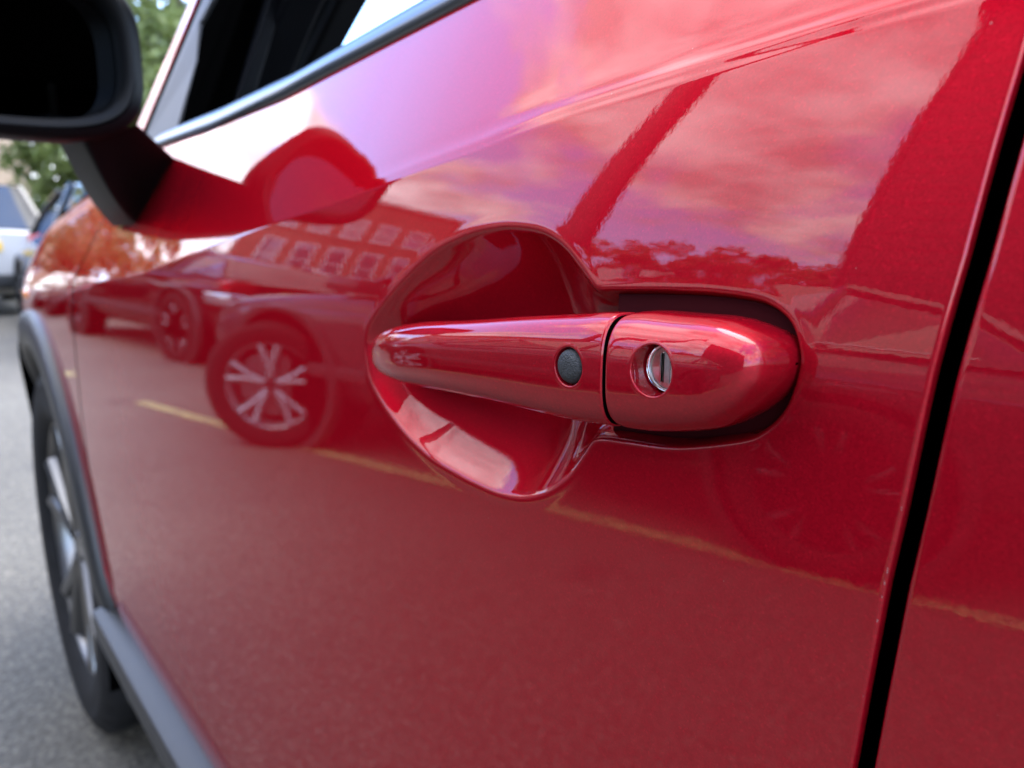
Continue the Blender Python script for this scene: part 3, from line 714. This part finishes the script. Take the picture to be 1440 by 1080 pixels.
# ------------------------------------------------------------------ other parked cars
def build_car(name, loc, heading, paint_m, label, group, steer=0.0, L=4.25, W=1.78, H=1.56, rear_plate=True, box=False, detail=True, group_i=1):
    root = empty(name, loc, heading, label, 'car', group)       # local +X = forward
    hw = W/2; xf_, xr_ = L*.5, -L*.5
    # body stations: x, z_low, z_belt, half width low, half width mid, half width belt
    st = [(xf_, .34, .60, .55, .62, .50), (xf_-.10, .26, .74, .72, .76, .64), (xf_-.35, .22, .86, .82, .86, .72), (xf_-.9, .22, .96, hw-.03, hw, hw-.12), (xf_-1.35, .22, 1.02, hw-.03, hw, hw-.10), (0, .22, 1.02, hw-.04, hw-.01, hw-.08), (-.9, .22, 1.04, hw-.03, hw, hw-.08), (xr_+.6, .22, 1.06, hw-.03, hw, hw-.10), (xr_+.15, .26, 1.06, .80, .82, .72), (xr_+.02, .36, 1.0, .74, .78, .70)]
    P = []
    for x, zl_, zb, wl, wm, wb in st:
        zm_ = zl_+(zb-zl_)*.55
        half = [(0, zl_), (wl*.8, zl_), (wl, zl_+.06), (wm, zm_), (wm-.01, zm_+(zb-zm_)*.5), (wb, zb-.015), (wb*.8, zb+.01), (0, zb+.035)]
        ringp = [(x, -y, z) for y, z in half]+[(x, y, z) for y, z in half[-2:0:-1]]
        P.append(ringp)
    P = np.array(P)
    body = grid('body', P, paint_m, root, close_v=True)
    for r_, nm in ((0, 'front_panel'), (-1, 'rear_panel')):
        pydata(nm, [tuple(p) for p in P[r_]], [tuple(range(len(P[r_])))], paint_m, body)
    md = body.modifiers.new('sub', 'SUBSURF'); md.levels = 2; md.render_levels = 2
    # greenhouse
    xa, xb_ = xf_-1.15, xr_+.12
    gst = [(xa, 1.00, 1.02, hw-.12, hw-.14), (xa-.40, 1.0, H*.5+.52, hw-.10, hw-.20), (xa-.78, 1.0, H-.06, hw-.10, hw-.28), (-.45, 1.0, H-.01, hw-.09, hw-.28), (xb_+.75, 1.02, H-.035, hw-.09, hw-.30), (xb_+.33, 1.03, H-.16 if not box else H-.06, hw-.10, hw-.32), (xb_, 1.03, 1.06, hw-.13, hw-.16)]
    P = []
    for x, zb, ztp, wb, wt in gst: P.append([(x, -wb, zb), (x, -wt, ztp-.02), (x, -wt*.8, ztp), (x, wt*.8, ztp), (x, wt, ztp-.02), (x, wb, zb)])
    P = np.array(P); gh = grid('windows', P, M_glassd, root)
    for p in gh.data.polygons: p.use_smooth = False
    # roof skin and pillars
    RP = P[2:6, 1:5].copy(); RP[..., 2] += .008; RP[:, 0, 1] -= .012; RP[:, -1, 1] += .012
    grid('roof', RP, paint_m, root)
    for s, j, jb in ((-1, 1, 0), (1, 4, 5)):
        o = np.array([0, s*.008, .004])
        for pts_, r_ in (([P[0, jb]+o, P[1, j]+o, P[2, j]+o], .030), ([P[6, jb]+o, P[5, j]+o, P[4, j]+o], .04), ([P[3, jb]+o+np.array([.12, 0, 0]), P[3, j]+o], .03), ([P[4, jb]+o+np.array([.1, 0, 0]), P[4, j]+o], .03)):
            MB().tube(pts_, r_, 6).build('window_pillar', M_gloss, root, True)
    if detail:
        for s in (-1, 1): MB().tube([(xa-.1, s*(hw-.095), 1.035), (0, s*(hw-.075), 1.04), (xb_+.3, s*(hw-.085), 1.07)], .008, 6).build('window_line_trim', M_disc, root, True)
        for s in (-1, 1):
            for x in (.22, -.85): MB().box((x-.11, s*(hw+.004)-.02, .86), (x+.11, s*(hw+.004)+.02, .895), .01).build('door_handle', paint_m, root)
        for s in (-1, 1):
            MB().box((-.04-1.05, s*(hw-.01)-.022, .40), (.10+.95, s*(hw-.01)+.022, .47), .012).build('side_moulding', M_trim, root)
            MB().box((xa-.42, s*(hw+.10)-.10, 1.0), (xa-.22, s*(hw+.10)+.10, 1.14), .04).build('door_mirror', paint_m, root, True)
    # wheels, arches
    wb_f, wb_r = xf_-.86, xr_+.78
    for x, f in ((wb_f, 1), (wb_r, 0)):
        for s in (-1, 1):
            b = MB(); b.lathe([(.0005, 0), (.37, 0), (.385, .02), (.385, .3)], 40, 'Y', (0, 0, 0)); a_ = b.build('wheel_arch', M_void, root, True)
            a_.location = (x, s*(hw+.004), .36); a_.rotation_euler = (0, 0, 0 if s < 0 else math.pi)
            b = MB(); b.lathe([(.37, -.012), (.41, -.016), (.42, .0), (.42, .05), (.37, .05)], 40, 'Y', close=True); a_ = b.build('arch_trim', M_trim, root, True)
            a_.location = (x, s*(hw+.006), .36); a_.rotation_euler = (0, 0, 0 if s < 0 else math.pi)
            t = wheel_at(root, (x, s*(hw-.085+(.13 if steer and f else 0)), .33), .33, .215, (0 if s < 0 else math.pi)+(steer if f else 0), lugs=False, alloy=M_alloyb if (f or group_i) else M_alloyd)
    # lamps, plates, grille
    for s in (-1, 1):
        MB().box((xf_-.30, s*.62-.16, .70), (xf_-.04, s*.62+.16, .82), .03).build('headlight', M_lampc, root, True)
        MB().box((xr_-.02, s*.68-.13, .82), (xr_+.16, s*.68+.13, 1.02), .03).build('tail_light', M_lampr, root, True)
    MB().box((xf_-.10, -.40, .46), (xf_+.012, .40, .66), .02).build('grille', M_void, root)
    MB().box((xf_-.05, -.26, .40), (xf_+.024, .26, .505), .004).build('number_plate', M_platew, root)
    if rear_plate: MB().box((xr_-.030, -.26, .80), (xr_+.03, .26, .915), .004).build('number_plate', M_plate, root, False, 'yellow rear number plate')
    MB().box((xr_-.045, -.70, .34), (xr_+.1, .70, .52), .04).build('rear_bumper', M_trim, root, True)
    return root
# dark car along the yellow line, reflected in the door (its front right wheel stands at about -3.9, -1.4)
h = Vector((-.951, .309, 0)); rgt = Vector((.309, .951, 0))
c1 = Vector((-3.66, -1.37, 0)) - rgt*.80 - h*(4.25*.5-.86)
build_car('parked_car', (c1.x, c1.y, 0), math.atan2(h.y, h.x), M_pgrey, 'dark grey car parked on the yellow line, its front wheel turned', 'cars parked round the red car', steer=R(-40), group_i=0)
h2 = Vector((-.975, .222, 0)); r2 = Vector((.222, .975, 0))
c2 = Vector((-6.9, -1.70, 0)) - r2*.80 - h2*(-4.25*.5+.78)
build_car('parked_car', (c2.x, c2.y, 0), math.atan2(h2.y, h2.x), M_pmar, 'dark maroon car parked ahead of the dark grey one, mirrored beside the front door cut', 'cars parked round the red car')
build_car('parked_car', (-13.9, -1.75, 0), math.pi-.05, M_pgrey, 'dark grey car at the head of the row, beyond the maroon one', 'cars parked round the red car')
build_car('parked_car', (-11.3-2.1, .90, 0), math.pi, M_pwhite, 'white car with a yellow rear plate at the left edge, far ahead', 'cars parked round the red car', H=1.66, box=True)
build_car('parked_car', (-6.9-2.1, 2.08, 0), math.pi, M_pblue, 'blue grey car with a red tail light just beyond the red front wing', 'cars parked round the red car', H=1.50, detail=False)

# ------------------------------------------------------------------ buildings
def brick_mat(name, c1_, c2_, mortar):
    m, t, b = mat_new(name)
    tcn = N(t, 'ShaderNodeTexCoord'); sp = N(t, 'ShaderNodeSeparateXYZ'); t.links.new(tcn.outputs['Object'], sp.inputs[0])
    cb = N(t, 'ShaderNodeCombineXYZ'); t.links.new(math_node(t, 'ADD', sp.outputs[0], sp.outputs[1]), cb.inputs[0]); t.links.new(sp.outputs[2], cb.inputs[1])
    br = N(t, 'ShaderNodeTexBrick', Scale=1.0); br.inputs['Color1'].default_value = (*c1_, 1); br.inputs['Color2'].default_value = (*c2_, 1); br.inputs['Mortar'].default_value = (*mortar, 1)
    br.inputs['Brick Width'].default_value = .225; br.inputs['Row Height'].default_value = .075; br.inputs['Mortar Size'].default_value = .008
    t.links.new(cb.outputs[0], br.inputs['Vector'])
    n = N(t, 'ShaderNodeTexNoise', Scale=.8, Detail=5.0); t.links.new(tcn.outputs['Object'], n.inputs['Vector'])
    f = ramp(t, n.outputs['Fac'], [(0.3, (.8,)*3), (.7, (1.15,)*3)])
    t.links.new(mixc(t, 1.0, br.outputs[0], f, 'MULTIPLY'), b.inputs['Base Color']); b.inputs['Roughness'].default_value = .9
    return m
M_brick = brick_mat('red_brick', (.33, .10, .055), (.40, .14, .075), (.30, .24, .2)); M_buff = brick_mat('buff_brick', (.46, .33, .21), (.52, .38, .25), (.42, .36, .28))
M_wframe = simple('white_window_frame', (.78, .78, .76), .4); M_pane = simple('window_pane', (.10, .13, .16), .05, coat=1.0, spec=.9); M_roofs = simple('grey_roof_sheet', (.10, .10, .11), .7, noise=.2, nscale=3)
M_stone = simple('pale_stone_band', (.5, .45, .38), .8, noise=.1, nscale=5)
def building(name, loc, rz, length, depth, height, mat, rows, pitch, ww, label, margin=1.2):
    """front wall along local X at y=0, facing local -Y"""
    root = empty(name, loc, rz, label, 'building')
    MB().box((0, 0, 0), (length, depth, height)).build('wall', mat, root)
    MB().box((-.15, -.18, height), (length+.15, depth+.15, height+.22)).build('parapet', M_stone, root)
    MB().box((.3, .3, height+.222), (length-.3, depth-.3, height+.30)).build('roof', M_roofs, root)
    x = margin
    while x+ww < length-.6:
        for z0, z1 in rows:
            fr = MB(); fr.box((x, -.05, z0), (x+ww, .0-.002, z0+.07)).box((x, -.05, z1-.07), (x+ww, -.002, z1)).box((x, -.05, z0+.071), (x+.07, -.002, z1-.071)).box((x+ww-.07, -.05, z0+.071), (x+ww, -.002, z1-.071))
            fr.box((x+.071, -.045, (z0+z1)/2-.03), (x+ww-.071, -.002, (z0+z1)/2+.03))
            f = fr.build('window', M_wframe, root)
            pn = MB(); pn.box((x+.072, -.02, z0+.072), (x+ww-.072, -.004, (z0+z1)/2-.031)).box((x+.072, -.02, (z0+z1)/2+.031), (x+ww-.072, -.004, z1-.072)); pn.build('pane', M_pane, f)
            MB().box((x-.08, -.10, z0-.10), (x+ww+.08, -.003, z0-.004)).build('sill', M_stone, f)
        x += pitch
    return root
# red brick block across the car park, seen only mirrored in the paint: centre about 29 m off at 25 degrees outward of straight ahead
ang = R(25); cpos = Vector((-29*math.cos(ang), -29*math.sin(ang), 0)); face = Vector((math.cos(ang), math.sin(ang), 0))
rzb = math.atan2(face.y, face.x)+R(90)+R(-8)
xd = Vector((math.cos(rzb), math.sin(rzb), 0)); o_ = cpos-xd*9.2
building('brick_building', (o_.x, o_.y, 0), rzb, 13.0, 9, 8.8, M_brick, [(2.4, 5.2), (6.1, 7.5)], 1.27, .80, 'red brick building with rows of tall white framed windows, mirrored in the door')
# buff brick block straight ahead
building('brick_building', (-34, -1.4, 0), R(90), 6.5, 9, 6.6, M_buff, [(1.2, 2.7), (4.0, 5.5)], 2.3, 1.2, 'buff brick building with white windows at the far left edge', margin=.8)

# ------------------------------------------------------------------ trees
def leaf_mat(name, a, b_):
    m, t, b = mat_new(name); oi = N(t, 'ShaderNodeNewGeometry'); 
    n = N(t, 'ShaderNodeTexNoise', Scale=1.1, Detail=3.0); tcn = N(t, 'ShaderNodeTexCoord'); t.links.new(tcn.outputs['Object'], n.inputs['Vector'])
    c = mixc(t, oi.outputs['Random Per Island'], a, b_)
    t.links.new(c, b.inputs['Base Color']); b.inputs['Roughness'].default_value = .45
    tr = N(t, 'ShaderNodeBsdfTranslucent'); t.links.new(c, tr.inputs[0]); mx = N(t, 'ShaderNodeMixShader', Fac=.35)
    t.links.new(b.outputs[0], mx.inputs[1]); t.links.new(tr.outputs[0], mx.inputs[2]); t.links.new(mx.outputs[0], t.nodes['Material Output'].inputs[0])
    return m
M_leaf = leaf_mat('green_leaves', (.12, .17, .045), (.23, .28, .09)); M_leafy = leaf_mat('olive_leaves', (.12, .14, .035), (.22, .22, .065)); M_bark = simple('bark', (.07, .055, .04), .9, noise=.3, nscale=10)
def tree(loc, H, cr, seed, mat, label, group, nleaf=5200, leaf=.11):
    rng = np.random.default_rng(seed); root = empty('tree', loc, 0, label, 'tree', group)
    b = MB(); tz = H*.45
    b.tube([(0, 0, -.1), (.03*H/6, 0, tz*.5), (0, .04, tz), (.05, .02, H*.8)], [H*.028, H*.022, H*.016, H*.004], 10)
    cl = []
    for k in range(16):
        a = rng.uniform(0, 2*math.pi); zz0 = H*rng.uniform(.22, .5); rr = cr*rng.uniform(.45, .85); zt_ = min(H*.92, zz0+H*rng.uniform(.12, .42))
        p = (rr*math.cos(a), rr*math.sin(a), zt_); b.tube([(0, 0, zz0), (p[0]*.5, p[1]*.5, (zz0+zt_)/2+.1), p], [H*.010, H*.007, H*.002], 6); cl.append(p)
    b.build('trunk', M_bark, root, True)
    for k in range(30):
        a = rng.uniform(0, 2*math.pi); zz0 = rng.uniform(.22, .98); rr = cr*math.sqrt(max(.05, 1-((zz0-.58)/.44)**2))*rng.uniform(.3, 1.0)
        cl.append((rr*math.cos(a), rr*math.sin(a), zz0*H))
    cl = np.array(cl); pick = rng.integers(0, len(cl), nleaf); size = rng.uniform(.55, 1.15, len(cl))*cr*.30
    d = rng.normal(size=(nleaf, 3)); d /= np.linalg.norm(d, axis=1)[:, None]; c = cl[pick]+d*(size[pick]*rng.uniform(.2, 1.0, nleaf)**.5)[:, None]*np.array([1, 1, .75])
    u = rng.normal(size=(nleaf, 3)); u /= np.linalg.norm(u, axis=1)[:, None]; w = np.cross(u, rng.normal(size=(nleaf, 3))); w /= np.linalg.norm(w, axis=1)[:, None]
    s = rng.uniform(.6, 1.3, nleaf)[:, None]*leaf
    V = np.stack([c-u*s, c+w*s*.5, c+u*s, c-w*s*.5], 1).reshape(-1, 3); f = np.arange(nleaf*4).reshape(-1, 4)
    me = bpy.data.meshes.new('crown'); me.vertices.add(len(V)); me.vertices.foreach_set('co', V.astype(np.float32).ravel()); me.loops.add(nleaf*4); me.polygons.add(nleaf)
    me.loops.foreach_set('vertex_index', f.astype(np.int32).ravel()); me.polygons.foreach_set('loop_start', np.arange(0, nleaf*4, 4, dtype=np.int32)); me.polygons.foreach_set('loop_total', np.full(nleaf, 4, dtype=np.int32)); me.update(calc_edges=True)
    link_mesh('crown', me, mat, root, False); return root
GT = 'trees behind the parked cars'
tree((-21, 4.30, 0), 7.2, 2.15, 3, M_leaf, 'bright green tree between the buff brick building and the wing mirror', GT, 15000)
tree((-19, 5.9, 0), 9.5, 3.0, 4, M_leaf, 'tall green tree filling the gap beside the windscreen pillar', GT, 14000)
tree((-26, 9.8, 0), 7.0, 3.0, 5, M_leaf, 'green tree glimpsed low through the windscreen', GT, 6000)
tree((-24, -4.4, 0), 4.6, 2.6, 6, M_leafy, 'olive tree ahead, mirrored on the front of the door', GT, 6000)
tree((-20, -1.6, 0), 4.4, 2.0, 16, M_leafy, 'small olive tree beyond the maroon car, mirrored on the front wing', GT, 5000)
GB = 'trees in a row across the car park'
labs = ['reddish hedge tree nearest the brick building', 'second tree from the brick building in the row', 'broad middle tree of the row opposite the red car', 'fourth tree of the row opposite the red car', 'tree at the far end of the row opposite the red car']
for k, az in enumerate((44, 50, 56, 62, 69)):
    D = (15.5, 14.5, 15.5, 14.2, 15)[k]; a = R(az)
    tree((-D*math.cos(a), -D*math.sin(a), 0), (5.1, 5.4, 5.2, 5.0, 5.2)[k], 1.7, 20+k, M_leafy, labs[k], GB, 5000)

# ------------------------------------------------------------------ lamp post
M_post = simple('dark_green_post', (.012, .016, .014), .5)
lp = empty('lamp_post', (-4.75, -4.05, 0), 0, 'dark steel lamp post standing behind the dark grey car', 'lamp post')
MB().lathe([(.0005, .0), (.21, 0), (.205, .5), (.17, .62), (.165, 3), (.15, 9.5), (.0005, 9.52)], 24, 'Z').build('post', M_post, lp, True)
MB().tube([(0, 0, 9.4), (-.3, -.4, 9.7), (-.7, -1.0, 9.8)], .05, 8).build('arm', M_post, lp, True)
MB().box((-1.05, -1.5, 9.76), (-.65, -.9, 9.87), .03).build('lamp_head', M_post, lp, True)

# ------------------------------------------------------------------ dark clad block beyond the grey car, mirrored at the right of the door
M_clad = simple('dark_stained_boards', (.018, .017, .017), .8, noise=.3, nscale=2)
db = empty('clad_building', (-2.95, -5.35, 0), R(-17), 'dark boarded building end with a gutter, mirrored at the right of the door', 'building')
MB().box((0, -6, 0), (8, 0, 7.6)).build('wall', M_clad, db)
z_ = .25
while z_ < 7.4:
    MB().box((.0, .002, z_), (8, .02, z_+.235)).build('board', M_clad, db); z_ += .25
MB().box((-.22, -6.2, 7.6), (8.2, .28, 7.78)).build('roof', M_roofs, db)
MB().tube([(-.05, .33, 7.56), (8.1, .33, 7.52)], .06, 10).build('gutter', M_post, db, True)
MB().tube([(-.09, -.25, .1), (-.09, -.25, 7.5)], .045, 10).build('downpipe', M_post, db, True)
